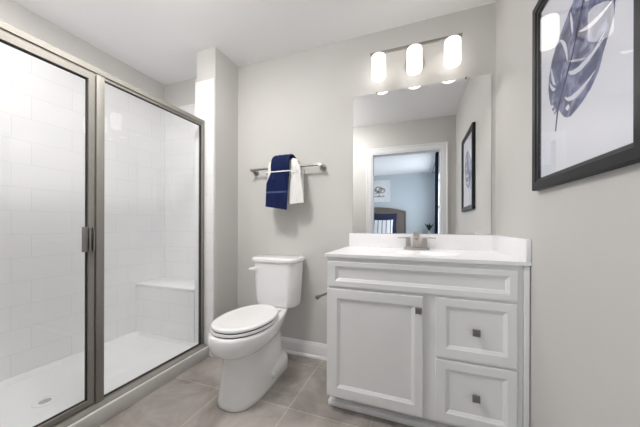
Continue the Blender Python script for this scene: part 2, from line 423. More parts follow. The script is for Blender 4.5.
# glass enclosure
GX0, GX1 = -2.085, -2.05          # inner and outer faces of the frame
en = thing('shower_enclosure', 'brushed nickel framed glass shower enclosure with a hinged door and fixed pane', 'shower enclosure', (-2.065, -1.0, CZ))
bm = bm_()
add_box(bm, GX0, GX1, -1.766, -0.287, 1.838, 1.868, bev=0.001, seg=1)
add_box(bm, GX0 + 0.004, GX1 - 0.006, -1.766, -0.287, 1.822, 1.838)
obj('header_rail', bm, m_brz, en)
bm = bm_()
add_loft(bm, [[(x, y, z) for x, z in ((GX0 - .004, CZ + .0002), (-2.009, CZ + .0002), (-2.008, CZ + .002), (-2.013, CZ + .0035), (-2.030, CZ + .0035), (-2.034, CZ + .006), (GX1 + .006, CZ + .009), (GX0 - .004, CZ + .009))] for y in (-1.766, -0.287)])
add_box(bm, GX0 + 0.004, GX1 - 0.004, -1.766, -0.287, CZ + 0.006, CZ + 0.014, bev=0.002)
obj('threshold_track', bm, m_brz, en)
boxobj('mullion_post', m_brz, en, GX0, GX1 + 0.004, -1.035, -0.998, CZ + 0.010, 1.832, bev=0.0015)
boxobj('wall_jamb', m_brz, en, GX0, GX1, -0.314, -0.287, CZ + 0.010, 1.840, bev=0.003)
boxobj('wall_jamb', m_brz, en, GX0, GX1, -1.766, -1.742, CZ + 0.010, 1.840, bev=0.003)
gxm = -2.066
fg = boxobj('fixed_glass', m_sglass, en, gxm - 0.003, gxm + 0.003, -0.998, -0.320, CZ + 0.014, 1.822)
fg['label'] = 'clear fixed pane beside the toilet'
def ring_frame(bm, x0, x1, y0, y1, z0, z1, t, sides='LRTB'):
    if 'L' in sides: add_box(bm, x0, x1, y0, y0 + t, z0, z1)
    if 'R' in sides: add_box(bm, x0, x1, y1 - t, y1, z0, z1)
    if 'B' in sides: add_box(bm, x0, x1, y0, y1, z0, z0 + t)
    if 'T' in sides: add_box(bm, x0, x1, y0, y1, z1 - t, z1)
bm = bm_(); ring_frame(bm, gxm - 0.006, gxm + 0.008, -0.998, -0.314, CZ + 0.013, 1.823, 0.006, 'RTB')
obj('gasket', bm, m_rubber_and_shadow, fg)['label'] = 'black rubber gasket'
# door
DY0, DY1, DZ0, DZ1 = -1.738, -1.041, 0.103, 1.820
bm = bm_()
t = 0.028
for b in ((DY0, DY0 + t, DZ0, DZ1), (DY1 - t, DY1, DZ0, DZ1)): add_box(bm, GX0 + 0.005, GX1 - 0.001, b[0], b[1], b[2], b[3], bev=0.0012, seg=1)
for b in ((DY0 + t - 0.002, DY1 - t + 0.002, DZ0, DZ0 + t), (DY0 + t - 0.002, DY1 - t + 0.002, DZ1 - t, DZ1)): add_box(bm, GX0 + 0.005, GX1 - 0.001, b[0], b[1], b[2], b[3], bev=0.0012, seg=1)
dd = obj('shower_door', bm, m_brz, en)
boxobj('door_glass', m_sglass, dd, gxm - 0.003, gxm + 0.003, DY0 + t, DY1 - t, DZ0 + t, DZ1 - t)
bm = bm_(); ring_frame(bm, gxm - 0.006, gxm + 0.007, DY0 + t - 0.001, DY1 - t + 0.001, DZ0 + t - 0.001, DZ1 - t + 0.001, 0.005)
obj('gasket', bm, m_rubber_and_shadow, dd)['label'] = 'black rubber gasket'
bm = bm_()
add_box(bm, GX1 - 0.006, GX1 + 0.010, -1.096, -1.047, 0.899, 1.027, bev=0.003)
for yy in (-1.092, -1.072, -1.054): add_box(bm, GX1 + 0.008, GX1 + 0.020, yy - 0.004, yy + 0.005, 0.901, 1.025, bev=0.003)
obj('door_handle', bm, m_nickd, dd)['label'] = 'dark nickel pull handle'

# ---------------------------------------------------------------- toilet
TXC = -1.460
to = thing('toilet', 'white two-piece toilet with closed lid against the back wall', 'toilet', (TXC, -0.45, 0))
def egg(cx, a, yf, yb, yc, z, n=56, ex=2.2, tap=0.0):
    pts = []
    for i in range(n):
        t_ = 2 * PI * i / n
        c_, s_ = math.cos(t_), math.sin(t_)
        x = a * math.copysign(abs(c_) ** (2 / ex), c_)
        q = math.copysign(abs(s_) ** (2 / ex), s_)
        y = yc + (q * (yb - yc) if q > 0 else q * (yc - yf))
        if q > 0: x *= 1 - tap * q
        pts.append((cx + x, y, z))
    return pts
bm = bm_()
#        z     a     yf     yb     yc   ex  tap
prof = [(0.000, .126, -.732, -.155, -.54, 2.5, .03), (0.006, .130, -.737, -.155, -.54, 2.5, .03), (0.030, .128, -.736, -.155, -.54, 2.5, .04),
        (0.120, .114, -.726, -.155, -.54, 2.5, .06), (0.200, .103, -.716, -.155, -.54, 2.5, .10), (0.262, .096, -.710, -.155, -.54, 2.6, .14), (0.286, .106, -.728, -.150, -.53, 2.5, .19),
        (0.304, .132, -.762, -.140, -.53, 2.35, .26), (0.324, .156, -.786, -.125, -.52, 2.3, .31), (0.348, .171, -.798, -.110, -.52, 2.25, .36),
        (0.375, .178, -.803, -.090, -.52, 2.2, .37), (0.405, .178, -.802, -.070, -.52, 2.2, .33), (0.418, .175, -.798, -.060, -.52, 2.2, .31), (0.4245, .167, -.790, -.065, -.52, 2.2, .29)]
add_loft(bm, [egg(TXC, a, yf, yb, yc, z, ex=ex, tap=tp) for z, a, yf, yb, yc, ex, tp in prof])
obj('bowl', bm, m_porc, to, smooth=50)
bm = bm_()
foot = [(0.0, .117, -.60, -.150), (0.008, .121, -.605, -.148), (0.060, .119, -.58, -.150), (0.092, .115, -.53, -.155), (0.108, .104, -.48, -.165), (0.113, .09, -.46, -.175)]
add_loft(bm, [rrect(TXC, (a0 + a1) / 2, hw, (a1 - a0) / 2, z, min(hw * .8, .085)) for z, hw, a0, a1 in foot])
obj('foot', bm, m_porc, to, smooth=50)
for sx in (-1, 1):
    bm = bm_()
    cx_, cy_ = TXC + sx * 0.1175, -0.435
    rr = []
    for k in range(6):
        a = k / 5 * PI / 2; r_ = 0.017 * math.cos(a) + 0.0005; d = 0.006 + 0.012 * math.sin(a)
        rr.append([(cx_ + sx * d, cy_ + r_ * math.cos(2 * PI * i / 20), 0.066 + r_ * math.sin(2 * PI * i / 20)) for i in range(20)])
    add_loft(bm, rr); obj('bolt_cap', bm, m_seat, to)
def slab(prof_fn, zs):
    bm = bm_(); add_loft(bm, [prof_fn(z, s) for z, s in zs]); return bm
SC = TXC
seat_r = lambda z, s: egg(SC, .173 - s, -.784 + s, -.300 - s * .5, -.52, z, ex=2.25, tap=.12)
obj('seat', slab(seat_r, [(.4310, .004), (.4328, .0005), (.438, 0), (.4440, .0015), (.4455, .006)]), m_seat, to, smooth=40)
lid_r = lambda z, s: egg(SC, .170 - s, -.780 + s, -.295 - s * .5, -.52, z, ex=2.25, tap=.12)
obj('lid', slab(lid_r, [(.4525, .004), (.4542, .0005), (.459, 0), (.466, .003), (.470, .012), (.4720, .030), (.4708, .036), (.4712, .060)]), m_seat, to, smooth=40)
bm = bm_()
add_loft(bm, [egg(SC, .166, -.776, -.31, -.52, z, ex=2.25, tap=.12) for z in (.4240, .4315)])  # black rings paint the shade between lid, seat and bowl
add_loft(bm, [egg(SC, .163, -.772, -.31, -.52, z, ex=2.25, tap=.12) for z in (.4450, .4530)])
obj('shadow_gap', bm, m_rubber_and_shadow, to)['label'] = 'dark rings painting the shadow gaps under lid and seat'
for sx in (-1, 1):
    boxobj('hinge', m_seat, to, SC + sx * .075 - .022, SC + sx * .075 + .022, -.298, -.266, .427, .446, bev=.006)
# tank
def tankring(z, hx, y0, y1, rad, bow):
    pts = []
    for (x, y, zz) in rrect(TXC - 0.015, (y0 + y1) / 2, hx, (y1 - y0) / 2, z, rad, 8):
        if y < (y0 + y1) / 2: y -= bow * (1 - ((x - TXC) / hx) ** 2)
        pts.append((x, y, zz))
    return pts
bm = bm_()
add_loft(bm, [tankring(.425, .150, -.190, -.040, .05, .010), tankring(.432, .167, -.204, -.032, .06, .012), tankring(.460, .173, -.210, -.028, .06, .012),
              tankring(.600, .180, -.214, -.024, .060, .013), tankring(.750, .186, -.219, -.020, .060, .013), tankring(.757, .184, -.218, -.022, .060, .013)])
obj('tank', bm, m_porc, to, smooth=40)
bm = bm_()
add_loft(bm, [tankring(.757, .181, -.222, -.018, .05, .013), tankring(.762, .190, -.231, -.012, .05, .013), tankring(.775, .193, -.235, -.008, .05, .014),
              tankring(.786, .191, -.232, -.010, .05, .014), tankring(.793, .183, -.224, -.018, .045, .013), tankring(.795, .171, -.212, -.03, .04, .012)])
obj('tank_lid', bm, m_porc, to, smooth=40)
bm = bm_()
add_cyl(bm, (TXC - .147, -.205, .708), (TXC - .147, -.236, .708), .016)
add_tube(bm, [(TXC - .138, -.243, .709), (TXC - .160, -.246, .708), (TXC - .182, -.245, .705), (TXC - .198, -.243, .702)], [.011, .0135, .0125, .009], 12)
obj('flush_handle', bm, m_seat, to)
# ---------------------------------------------------------------- vanity cabinet
VY = -0.527   # face frame front
va = thing('vanity_cabinet', 'white vanity cabinet with one door and two drawers', 'cabinet', (-0.48, -0.27, 0))
bm = bm_()
add_box(bm, -0.934, -0.916, VY + .019, -0.012, 0.085, 0.8625); add_box(bm, -0.044, -0.026, VY + .019, -0.012, 0.085, 0.8625)
add_box(bm, -0.916, -0.044, VY + .019, -0.012, 0.085, 0.103); add_box(bm, -0.916, -0.044, -0.020, -0.012, 0.103, 0.8625)
for b in ((-0.934, -0.895, 0.085, 0.8625), (-0.443, -0.370, 0.085, 0.8625), (-0.064, -0.026, 0.085, 0.8625)): add_box(bm, b[0], b[1], VY, VY + .019, b[2], b[3])
for b in ((-0.895, -0.443), (-0.370, -0.064)):
    add_box(bm, b[0], b[1], VY, VY + .019, 0.085, 0.115); add_box(bm, b[0], b[1], VY, VY + .019, 0.672, 0.722); add_box(bm, b[0], b[1], VY, VY + .019, 0.820, 0.8625)
add_box(bm, -0.370, -0.064, VY, VY + .019, 0.385, 0.420)
obj('cabinet_body', bm, m_cab, va)
bm = bm_()
add_box(bm, -0.934, -0.026, -0.452, -0.02, 0.0, 0.0849)
add_box(bm, -0.944, -0.026, -0.490, -0.452, 0.0, 0.034, bev=0.009)
add_box(bm, -0.944, -0.934, -0.452, -0.02, 0.0, 0.034, bev=0.004)
obj('toe_kick', bm, m_cab, va)
bm = bm_(); add_box(bm, -0.0245, -0.004, -0.538, -0.505, 0.0, 0.8625, bev=0.002); obj('filler_strip', bm, m_cab, va)
def panel(name, x0, x1, z0, z1, px0, px1, pz0, pz1):
    yb, yf = VY - 0.0005, VY - 0.018
    R = lambda a, b, c, d, y: [(a, y, c), (b, y, c), (b, y, d), (a, y, d)]
    bm = bm_(); e = 0.003
    w1, w2, w3 = 0.016, 0.012, 0.003
    add_loft(bm, [R(x0, x1, z0, z1, yb), R(x0, x1, z0, z1, yf + e), R(x0 + e * .3, x1 - e * .3, z0 + e * .3, z1 - e * .3, yf + e * .3), R(x0 + e, x1 - e, z0 + e, z1 - e, yf),
                  R(px0 - w1, px1 + w1, pz0 - w1, pz1 + w1, yf), R(px0 - w2 - .001, px1 + w2 + .001, pz0 - w2 - .001, pz1 + w2 + .001, yf + .0025),
                  R(px0 - w3, px1 + w3, pz0 - w3, pz1 + w3, yf + .0065), R(px0, px1, pz0, pz1, yf + .0095)])
    return obj(name, bm, m_cab, va, smooth=20)
def knob(par, x, z):
    bm = bm_()
    yf = VY - 0.018 + (0.0095 if par.name.startswith('drawer') else 0)
    add_cyl(bm, (x, yf, z), (x, yf - .014, z), .007)
    s = .0155
    R = lambda s_, y: [(x - s_, y, z - s_), (x + s_, y, z - s_), (x + s_, y, z + s_), (x - s_, y, z + s_)]
    add_loft(bm, [R(s * .75, yf - .012), R(s, yf - .016), R(s, yf - .022), R(s * .8, yf - .025), R(s * .3, yf - .0265)])
    k = obj('knob', bm, m_nickd, par, smooth=20); k['label'] = 'square satin nickel knob'
panel('false_drawer_front', -0.928, -0.049, 0.705, 0.840, -0.868, -0.095, 0.750, 0.799)
dr_ = panel('door', -0.932, -0.435, 0.099, 0.689, -0.857, -0.489, 0.166, 0.625); knob(dr_, -0.455, 0.625)
d1 = panel('drawer', -0.378, -0.050, 0.409, 0.692, -0.319, -0.103, 0.470, 0.640); knob(d1, -0.209, 0.549)
d2 = panel('drawer', -0.378, -0.050, 0.103, 0.397, -0.319, -0.103, 0.163, 0.342); knob(d2, -0.209, 0.249)

# countertop with an integral oval basin
ct = thing('vanity_countertop', 'glossy white countertop with moulded sink basin on the vanity', 'countertop', (-0.47, -0.27, 0.864))
bm = bm_()
NX, NY = 150, 90
X0, X1, Y0, Y1, ZT, ZB = -0.9455, -0.0005, -0.545, -0.0005, 0.881, 0.8645
BC = (-0.466, -0.310); BA, BB, BD = 0.205, 0.125, 0.11
def ztop(x, y):
    q = math.hypot((x - BC[0]) / BA, (y - BC[1]) / BB)
    if q >= 1.10: return ZT
    s = (1.10 - q) / 1.10
    return ZT - BD * (1 - math.cos(PI * min(1, s * 1.25))) / 2
G = [[bm.verts.new((X0 + (X1 - X0) * i / NX, Y0 + (Y1 - Y0) * j / NY, ztop(X0 + (X1 - X0) * i / NX, Y0 + (Y1 - Y0) * j / NY))) for j in range(NY + 1)] for i in range(NX + 1)]
for i in range(NX):
    for j in range(NY): bm.faces.new((G[i][j], G[i + 1][j], G[i + 1][j + 1], G[i][j + 1]))
edge = [G[i][0] for i in range(NX + 1)] + [G[NX][j] for j in range(1, NY + 1)] + [G[i][NY] for i in range(NX - 1, -1, -1)] + [G[0][j] for j in range(NY - 1, 0, -1)]
low = [bm.verts.new((v.co.x, v.co.y, ZB)) for v in edge]
for i in range(len(edge)):
    j = (i + 1) % len(edge); bm.faces.new((edge[i], low[i], low[j], edge[j]))
obj('countertop_slab', bm, m_top, ct, smooth=40)
boxobj('backsplash', m_top, ct, -0.935, -0.0005, -0.0205, -0.0005, 0.8812, 0.979, bev=0.003)
boxobj('side_splash', m_top, ct, -0.0205, -0.0005, -0.545, -0.021, 0.8812, 0.979, bev=0.003)
bm = bm_(); add_lathe(bm, [(0.022, 0.771), (0.022, 0.7745), (0.018, 0.776), (0.004, 0.777)], BC[0], BC[1], 24); obj('sink_drain', bm, m_nick, ct)

# faucet
m_fau = mat('satin_nickel_faucet', (0.56, 0.515, 0.47), 0.28, 1.0, var=0.04, scale=60)
fa = thing('faucet', 'brushed nickel two-handle centerset faucet behind the sink basin', 'faucet', (-0.466, -0.088, ZT))
FX, FY = -0.466, -0.088
bm = bm_(); add_box(bm, FX - .079, FX + .079, FY - .026, FY + .026, ZT + .0003, ZT + .016, bev=.004); obj('base_plate', bm, m_fau, fa)
bm = bm_()
prof = [(FY + .012, ZT + .015), (FY + .012, ZT + .085), (FY + .004, ZT + .099), (FY - .014, ZT + .106), (FY - .045, ZT + .104), (FY - .085, ZT + .094), (FY - .112, ZT + .084)]
wid = [.022, .021, .020, .019, .019, .018, .0165]; th = [.016, .015, .014, .012, .010, .009, .008]
rings = []
for i, (y, z) in enumerate(prof):
    a, b = prof[max(0, i - 1)], prof[min(len(prof) - 1, i + 1)]
    d = Vector((0, b[0] - a[0], b[1] - a[1])).normalized(); nn = Vector((0, d.z, -d.y))
    rings.append([(FX + sx * wid[i], y + nn.y * sn * th[i], z + nn.z * sn * th[i]) for sx, sn in ((-1, -1), (1, -1), (1, 1), (-1, 1))])
add_loft(bm, rings)
bmesh.ops.bevel(bm, geom=bm.edges[:], offset=.003, segments=2, affect='EDGES', clamp_overlap=True)
add_cyl(bm, (FX, FY + .030, ZT + .015), (FX, FY + .030, ZT + .092), .003, n=10); add_cyl(bm, (FX, FY + .030, ZT + .092), (FX, FY + .030, ZT + .100), .006, n=12)
sp0 = obj('spout', bm, m_fau, fa)
bm = bm_(); add_cyl(bm, (FX, FY - .100, ZT + .082), (FX, FY - .103, ZT + .072), .010, n=20); obj('aerator', bm, m_nickd, sp0)
for sx in (-1, 1):
    bm = bm_(); hx = FX + sx * .051
    add_loft(bm, [rrect(hx, FY, a, b, z, .006, 4) for z, a, b in ((ZT + .0155, .017, .017), (ZT + .060, .0145, .0145), (ZT + .066, .013, .013), (ZT + .070, .014, .014), (ZT + .078, .013, .013))])
    hh = obj('handle', bm, m_fau, fa)
    bm = bm_(); e = [hx - sx * .012, hx + sx * .066]
    add_box(bm, min(e), max(e), FY - .008, FY + .008, ZT + .0725, ZT + .0800, bev=.003); obj('lever', bm, m_fau, hh)

# ---------------------------------------------------------------- mirror
mi = thing('wall_mirror', 'frameless wall mirror above the vanity backsplash', 'mirror', (-0.468, 0, 0.98))
bm = bm_()
R = lambda d, y: [(-0.912 + d, y, 0.981 + d), (-0.026 - d, y, 0.981 + d), (-0.026 - d, y, 1.994 - d), (-0.912 + d, y, 1.994 - d)]
add_loft(bm, [R(0, -0.0005), R(0, -0.0055), R(0.0012, -0.0065)])
obj('mirror_glass', bm, m_mirror, mi, 0)
for x in (-0.738, -0.167):
    bm = bm_(); add_box(bm, x - .006, x + .006, -.0105, -.0005, 1.9945, 2.001, bev=.0015); add_box(bm, x - .006, x + .006, -.0105, -.0068, 1.986, 1.9945, bev=.001)
    obj('mirror_clip', bm, m_nickd, mi)

# ---------------------------------------------------------------- vanity light
vl = thing('vanity_light', 'three-lamp brushed nickel vanity light over the mirror', 'wall lamp', (-0.482, 0, 2.15))
bm = bm_()
add_loft(bm, [[(-0.482 + (.062 - s) * math.cos(a), y, 2.150 + (.070 - s) * math.sin(a)) for a in [2 * PI * i / 40 for i in range(40)]] for y, s in ((-.0005, 0), (-.015, 0), (-.022, .006), (-.024, .02))])
obj('backplate', bm, m_nick, vl)
bm = bm_(); add_tube(bm, [(-.482, -.02, 2.19), (-.482, -.06, 2.205), (-.482, -.10, 2.219)], .007)
add_box(bm, -.770, -.202, -.107, -.093, 2.210, 2.226, bev=.002)
obj('light_bar', bm, m_brz, vl)
for x in (-.712, -.481, -.257):
    bm = bm_()
    add_lathe(bm, [(.028, 2.201), (.041, 2.199), (.046, 2.192), (.047, 2.180), (.047, 2.060), (.046, 2.049), (.042, 2.044), (.030, 2.0435)], x, -.10, 40)
    s = obj('lamp_shade', bm, m_shade, vl); s['label'] = 'lit white opal glass cylinder'
    bl = bpy.data.lights.new('bulb_glow', 'AREA'); bl.shape = 'DISK'; bl.size = .06; bl.energy = LAMP_BULB; bl.color = (1, .955, .91); bl.spread = math.radians(116)
    blo = bpy.data.objects.new('bulb_glow', bl); C.objects.link(blo); blo.location = (x, -.10, 2.0425)
    bm = bm_(); add_cyl(bm, (x, -.10, 2.201), (x, -.10, 2.2105), .020, n=20); obj('lamp_collar', bm, m_nick, vl)

# drum ceiling light and recessed shower light, both unseen, added to brighten the room
rl = thing('added_ceiling_light', 'added large round white drum light, out of view, in front of the toilet', 'ceiling light', (-1.56, -1.15, H))
bm = bm_(); add_lathe(bm, [(.20, H - .0005), (.205, H - .006), (.205, H - .020), (.196, H - .024), (.190, H - .020)], -1.56, -1.15, 48, False); obj('added_trim_ring', bm, m_trim, rl)
bm = bm_(); add_lathe(bm, [(.185, H - .020), (.185, H - .062), (.17, H - .072), (.10, H - .078), (.01, H - .080)], -1.56, -1.15, 48); obj('added_diffuser', bm, m_added_drum, rl)
rs = thing('added_shower_downlight', 'added small round recessed light, out of view, over the shower', 'ceiling light', (-2.48, -1.35, H))
bm = bm_(); add_lathe(bm, [(.062, H - .0005), (.088, H - .0005), (.086, H - .006), (.070, H - .010), (.064, H - .006)], -2.48, -1.35, 40, False); obj('added_trim_ring', bm, m_trim, rs)
bm = bm_(); add_lathe(bm, [(.064, H - .0045), (.05, H - .006), (.01, H - .007)], -2.48, -1.35, 40); obj('lens', bm, m_added_lens, rs)
for nm, loc, dia, pw in (('added_shower_glow', (-2.48, -1.35, H - .012), .13, ADDED_SHOWER_LIGHT),):
    dl = bpy.data.lights.new(nm, 'AREA'); dl.shape = 'DISK'; dl.size = dia; dl.energy = pw; dl.color = (1, .97, .935)
    dlo = bpy.data.objects.new(nm, dl); C.objects.link(dlo); dlo.location = loc

# ---------------------------------------------------------------- towel bar, towels
tb = thing('towel_bar', 'brushed nickel towel bar on the wall above the toilet', 'towel bar', (-1.44, 0, 1.497))
BZ, BY = 1.497, -.070
bm = bm_(); add_cyl(bm, (-1.770, BY, BZ), (-1.138, BY, BZ), .0085, n=20); obj('bar', bm, m_nickd, tb)
for x in (-1.759, -1.149):
    bm = bm_(); add_cyl(bm, (x, -.0005, BZ - .010), (x, -.008, BZ - .010), .026, n=28); add_cyl(bm, (x, -.008, BZ - .010), (x, -.014, BZ - .010), .022, .014, n=28); add_tube(bm, [(x, -.012, BZ - .010), (x, -.05, BZ - .006), (x, BY - .010, BZ)], [.010, .0095, .0115], 20)
    obj('post', bm, m_nickd, tb)

def towel(name, m, path, xb, th, wave, zs=0.0, nx=30):
    """cloth draped along a (y, z) path; xb(s) gives its left and right edge"""
    P = [Vector((0, y, z)) for y, z in path]
    # resample
    L = [0]
    for a, b in zip(P, P[1:]): L.append(L[-1] + (b - a).length)
    ns = 64; S = []
    for k in range(ns + 1):
        d = L[-1] * k / ns; i = 0
        while i < len(P) - 2 and L[i + 1] < d: i += 1
        f_ = (d - L[i]) / max(1e-6, L[i + 1] - L[i]); S.append(P[i].lerp(P[i + 1], f_))
    for _ in range(3):
        S = [S[0]] + [(S[i - 1] + S[i] * 2 + S[i + 1]) / 4 for i in range(1, ns)] + [S[-1]]
    bm = bm_(); top, bot = [], []
    for k, p in enumerate(S):
        s = k / ns
        d = (S[min(ns, k + 1)] - S[max(0, k - 1)]).normalized(); nn = Vector((0, -d.z, d.y))
        if k < ns / 2 and nn.y < 0 and abs(d.z) > .8: pass
        x0, x1, pin = xb(s, p)
        rt, rb = [], []
        for i in range(nx + 1):
            u = i / nx; x = x0 + (x1 - x0) * u
            edge_ = math.sqrt(max(0.0, 1 - (2 * u - 1) ** 8)) * .8 + .2
            wv = wave * (math.sin(u * 21 + s * 2.5 + wave * 900) * .6 + math.sin(u * 34 + 2.1 - s * 2) * .4) * (0.3 + 1.2 * abs(s - .4))
            tt = th * edge_ * pin
            q = Vector((x, p.y, p.z + zs * (u - .5) * max(0, s - .6) / .4))
            rt.append(bm.verts.new(q + nn * (wv + tt / 2))); rb.append(bm.verts.new(q + nn * (wv - tt / 2)))
        top.append(rt); bot.append(rb)
    for k in range(ns):
        for i in range(nx):
            bm.faces.new((top[k][i], top[k][i + 1], top[k + 1][i + 1], top[k + 1][i])); bm.faces.new((bot[k][i], bot[k + 1][i], bot[k + 1][i + 1], bot[k][i + 1]))
        bm.faces.new((top[k][0], top[k + 1][0], bot[k + 1][0], bot[k][0])); bm.faces.new((top[k][nx], bot[k][nx], bot[k + 1][nx], top[k + 1][nx]))
    for i in range(nx):
        bm.faces.new((top[0][i], bot[0][i], bot[0][i + 1], top[0][i + 1])); bm.faces.new((top[ns][i], top[ns][i + 1], bot[ns][i + 1], bot[ns][i]))
    return obj(name, bm, m, None, smooth=60)
def lerp(a, b, t_): return a + (b - a) * max(0, min(1, t_))
def xb_white(s, p):
    front = p.y < -.085
    k = max(0, min(1, (1.55 - p.z) / .06)); k2 = max(0, min(1, (1.49 - p.z) / .29))
    return (-1.573 - .010 * k2, (-1.335 + .040 * k + .030 * k2) if front else -1.335 + .03 * k, 1.0 - (.25 * math.exp(-((p.z - 1.45) / .02) ** 2) if front else 0))
wt = towel('bath_towel', m_wtowel, [(-.022, 1.26), (-.024, 1.40), (-.026, 1.50), (-.040, 1.535), (-.070, 1.546), (-.098, 1.535), (-.112, 1.50), (-.116, 1.45), (-.116, 1.33), (-.116, 1.195)], xb_white, .036, .012, zs=.030)
tag(wt, 'white bath towel folded over the towel bar', 'towel')
def xb_navy(s, p):
    front = p.y < -.105
    if front and p.z < 1.46:
        k = max(0, min(1, (1.445 - p.z) / .09)); k2 = max(0, min(1, (1.44 - p.z) / .27))
        return (lerp(-1.523, -1.556, k) - .010 * k2, -1.366 - .020 * k2, 1 - .5 * math.exp(-((p.z - 1.45) / .018) ** 2))
    return (-1.524, -1.368, 1.0)
nt_ = towel('hand_towel', m_ntowel, [(-.005, 1.43), (-.0055, 1.50), (-.018, 1.555), (-.045, 1.580), (-.075, 1.586), (-.112, 1.577), (-.146, 1.547), (-.156, 1.50), (-.152, 1.45), (-.158, 1.42), (-.161, 1.30), (-.160, 1.168)], xb_navy, .020, .0035, zs=-.027)
tag(nt_, 'navy blue hand towel layered on the white towel', 'towel')
bm = bm_()
add_loft(bm, [[(x, y, z) for x, y, z in ring] for ring in
    [[(xx, yy, 1.443 + .008 * zz) for xx, yy in ((-1.598, -.03), (-1.590, -.140), (-1.526, -.1655), (-1.364, -.1655), (-1.316, -.142), (-1.286, -.10), (-1.294, -.03))] for zz in (0, 1)]], False, False)
rb_ = obj('ribbon', bm, m_ribbon, None, 0)
sm = rb_.modifiers.new('thickness', 'SOLIDIFY'); sm.thickness = .002
tag(rb_, 'thin white ribbon tied around the two towels', 'ribbon')

# toilet paper holder on the side of the vanity
th_ = thing('toilet_paper_holder', 'dark nickel toilet paper arm on the side of the vanity facing the toilet', 'toilet paper holder', (-0.9345, -.33, .62))
bm = bm_(); add_cyl(bm, (-.9345, -.33, .602), (-.943, -.33, .602), .024, n=28); add_cyl(bm, (-.943, -.33, .602), (-1.003, -.33, .602), .009, n=20); obj('post', bm, m_nickd, th_)
bm = bm_(); add_tube(bm, [(-1.003, -.322, .602), (-1.003, -.35, .605), (-1.003, -.485, .621), (-1.003, -.487, .621), (-1.003, -.506, .621), (-1.003, -.508, .621)], [.010, .0075, .0075, .0135, .0135, .010], 18); obj('arm', bm, m_nickd, th_)

# ---------------------------------------------------------------- framed leaf print on the right wall
fp = thing('framed_print', 'charcoal framed watercolour print of a blue leaf on the right wall', 'picture', (-0.012, -0.896, 1.18))
PY0_, PY1_, PZ0, PZ1 = -1.178, -0.614, 1.180, 1.915
bm = bm_()
Rp = lambda d, x: [(x, PY0_ + d, PZ0 + d), (x, PY1_ - d, PZ0 + d), (x, PY1_ - d, PZ1 - d), (x, PY0_ + d, PZ1 - d)]
add_loft(bm, [Rp(0, -.0008), Rp(0, -.022), Rp(.003, -.025), Rp(.030, -.025), Rp(.032, -.022), Rp(.032, -.0008)], closed=True)
obj('frame', bm, m_frame, fp, 20)
bm = bm_(); add_loft(bm, [Rp(.032, -.0008), Rp(.032, -.0205), Rp(.042, -.0195), Rp(.044, -.012), Rp(.044, -.0008)], closed=True); obj('frame_lip', bm, m_framein, fp, 20)
bm = bm_(); add_box(bm, -.0095, -.0008, PY0_ + .045, PY1_ - .045, PZ0 + .045, PZ1 - .045); pp = obj('print_paper', bm, m_paper, fp, 0)
bm = bm_(); add_box(bm, -.0165, -.0140, PY0_ + .0445, PY1_ - .0445, PZ0 + .0445, PZ1 - .0445); obj('picture_glass', bm, m_pglass, fp, 0)
# leaf: coordinates (y, z) on the paper
outl = [(-.789, 1.440), (-.765, 1.430), (-.748, 1.452), (-.738, 1.470), (-.724, 1.505), (-.717, 1.540), (-.722, 1.585), (-.742, 1.632), (-.775, 1.668), (-.812, 1.695), (-.850, 1.722), (-.886, 1.742), (-.935, 1.752), (-.985, 1.745),
        (-1.030, 1.715), (-1.058, 1.670), (-1.066, 1.610), (-1.058, 1.560), (-1.036, 1.520), (-1.018, 1.490), (-1.002, 1.455), (-.970, 1.425), (-.940, 1.408), (-.905, 1.395), (-.868, 1.385), (-.846, 1.388), (-.825, 1.400), (-.806, 1.420)]
rib = [(-.772, 1.369), (-.780, 1.405), (-.789, 1.444), (-.826, 1.500), (-.872, 1.566), (-.905, 1.635), (-.934, 1.700), (-.948, 1.745)]
def inside(y, z):
    c = False; n_ = len(outl)
    for i in range(n_):
        (y1, z1), (y2, z2) = outl[i], outl[i - 1]
        if (z1 > z) != (z2 > z) and y < (y2 - y1) * (z - z1) / (z2 - z1) + y1: c = not c
    return c
def segd(y, z, a, b):
    vy, vz = b[0] - a[0], b[1] - a[1]; t_ = max(0, min(1, ((y - a[0]) * vy + (z - a[1]) * vz) / (vy * vy + vz * vz)))
    return math.hypot(y - a[0] - t_ * vy, z - a[1] - t_ * vz), t_
slits = [((-.740, 1.605), (-.748, 1.550), (-.768, 1.535), .0075), ((-.728, 1.560), (-.752, 1.515), (-.770, 1.520), .006), ((-.800, 1.668), (-.838, 1.640), (-.846, 1.570), .0075),
         ((-.862, 1.715), (-.872, 1.680), (-.874, 1.640), .006), ((-.732, 1.466), (-.742, 1.468), (-.756, 1.462), .006), ((-.755, 1.445), (-.762, 1.442), (-.770, 1.448), .005),
         ((-.850, 1.535), (-.895, 1.488), (-1.020, 1.528), .0085), ((-.905, 1.505), (-.950, 1.500), (-1.030, 1.545), .004), ((-.835, 1.458), (-.872, 1.418), (-.985, 1.462), .0085), ((-.838, 1.424), (-.848, 1.420), (-.858, 1.416), .0095),
         ((-.815, 1.400), (-.819, 1.399), (-.823, 1.397), .006), ((-.915, 1.620), (-.970, 1.590), (-1.055, 1.600), .007), ((-.940, 1.690), (-.990, 1.665), (-1.050, 1.675), .007)]
def bez(a, b, c):
    P = [((1 - t_) ** 2 * a[0] + 2 * t_ * (1 - t_) * b[0] + t_ * t_ * c[0], (1 - t_) ** 2 * a[1] + 2 * t_ * (1 - t_) * b[1] + t_ * t_ * c[1]) for t_ in [i / 8 for i in range(9)]]
    return list(zip(P, P[1:]))
slits = [(bez(a, b, c), r_) for a, b, c, r_ in slits]
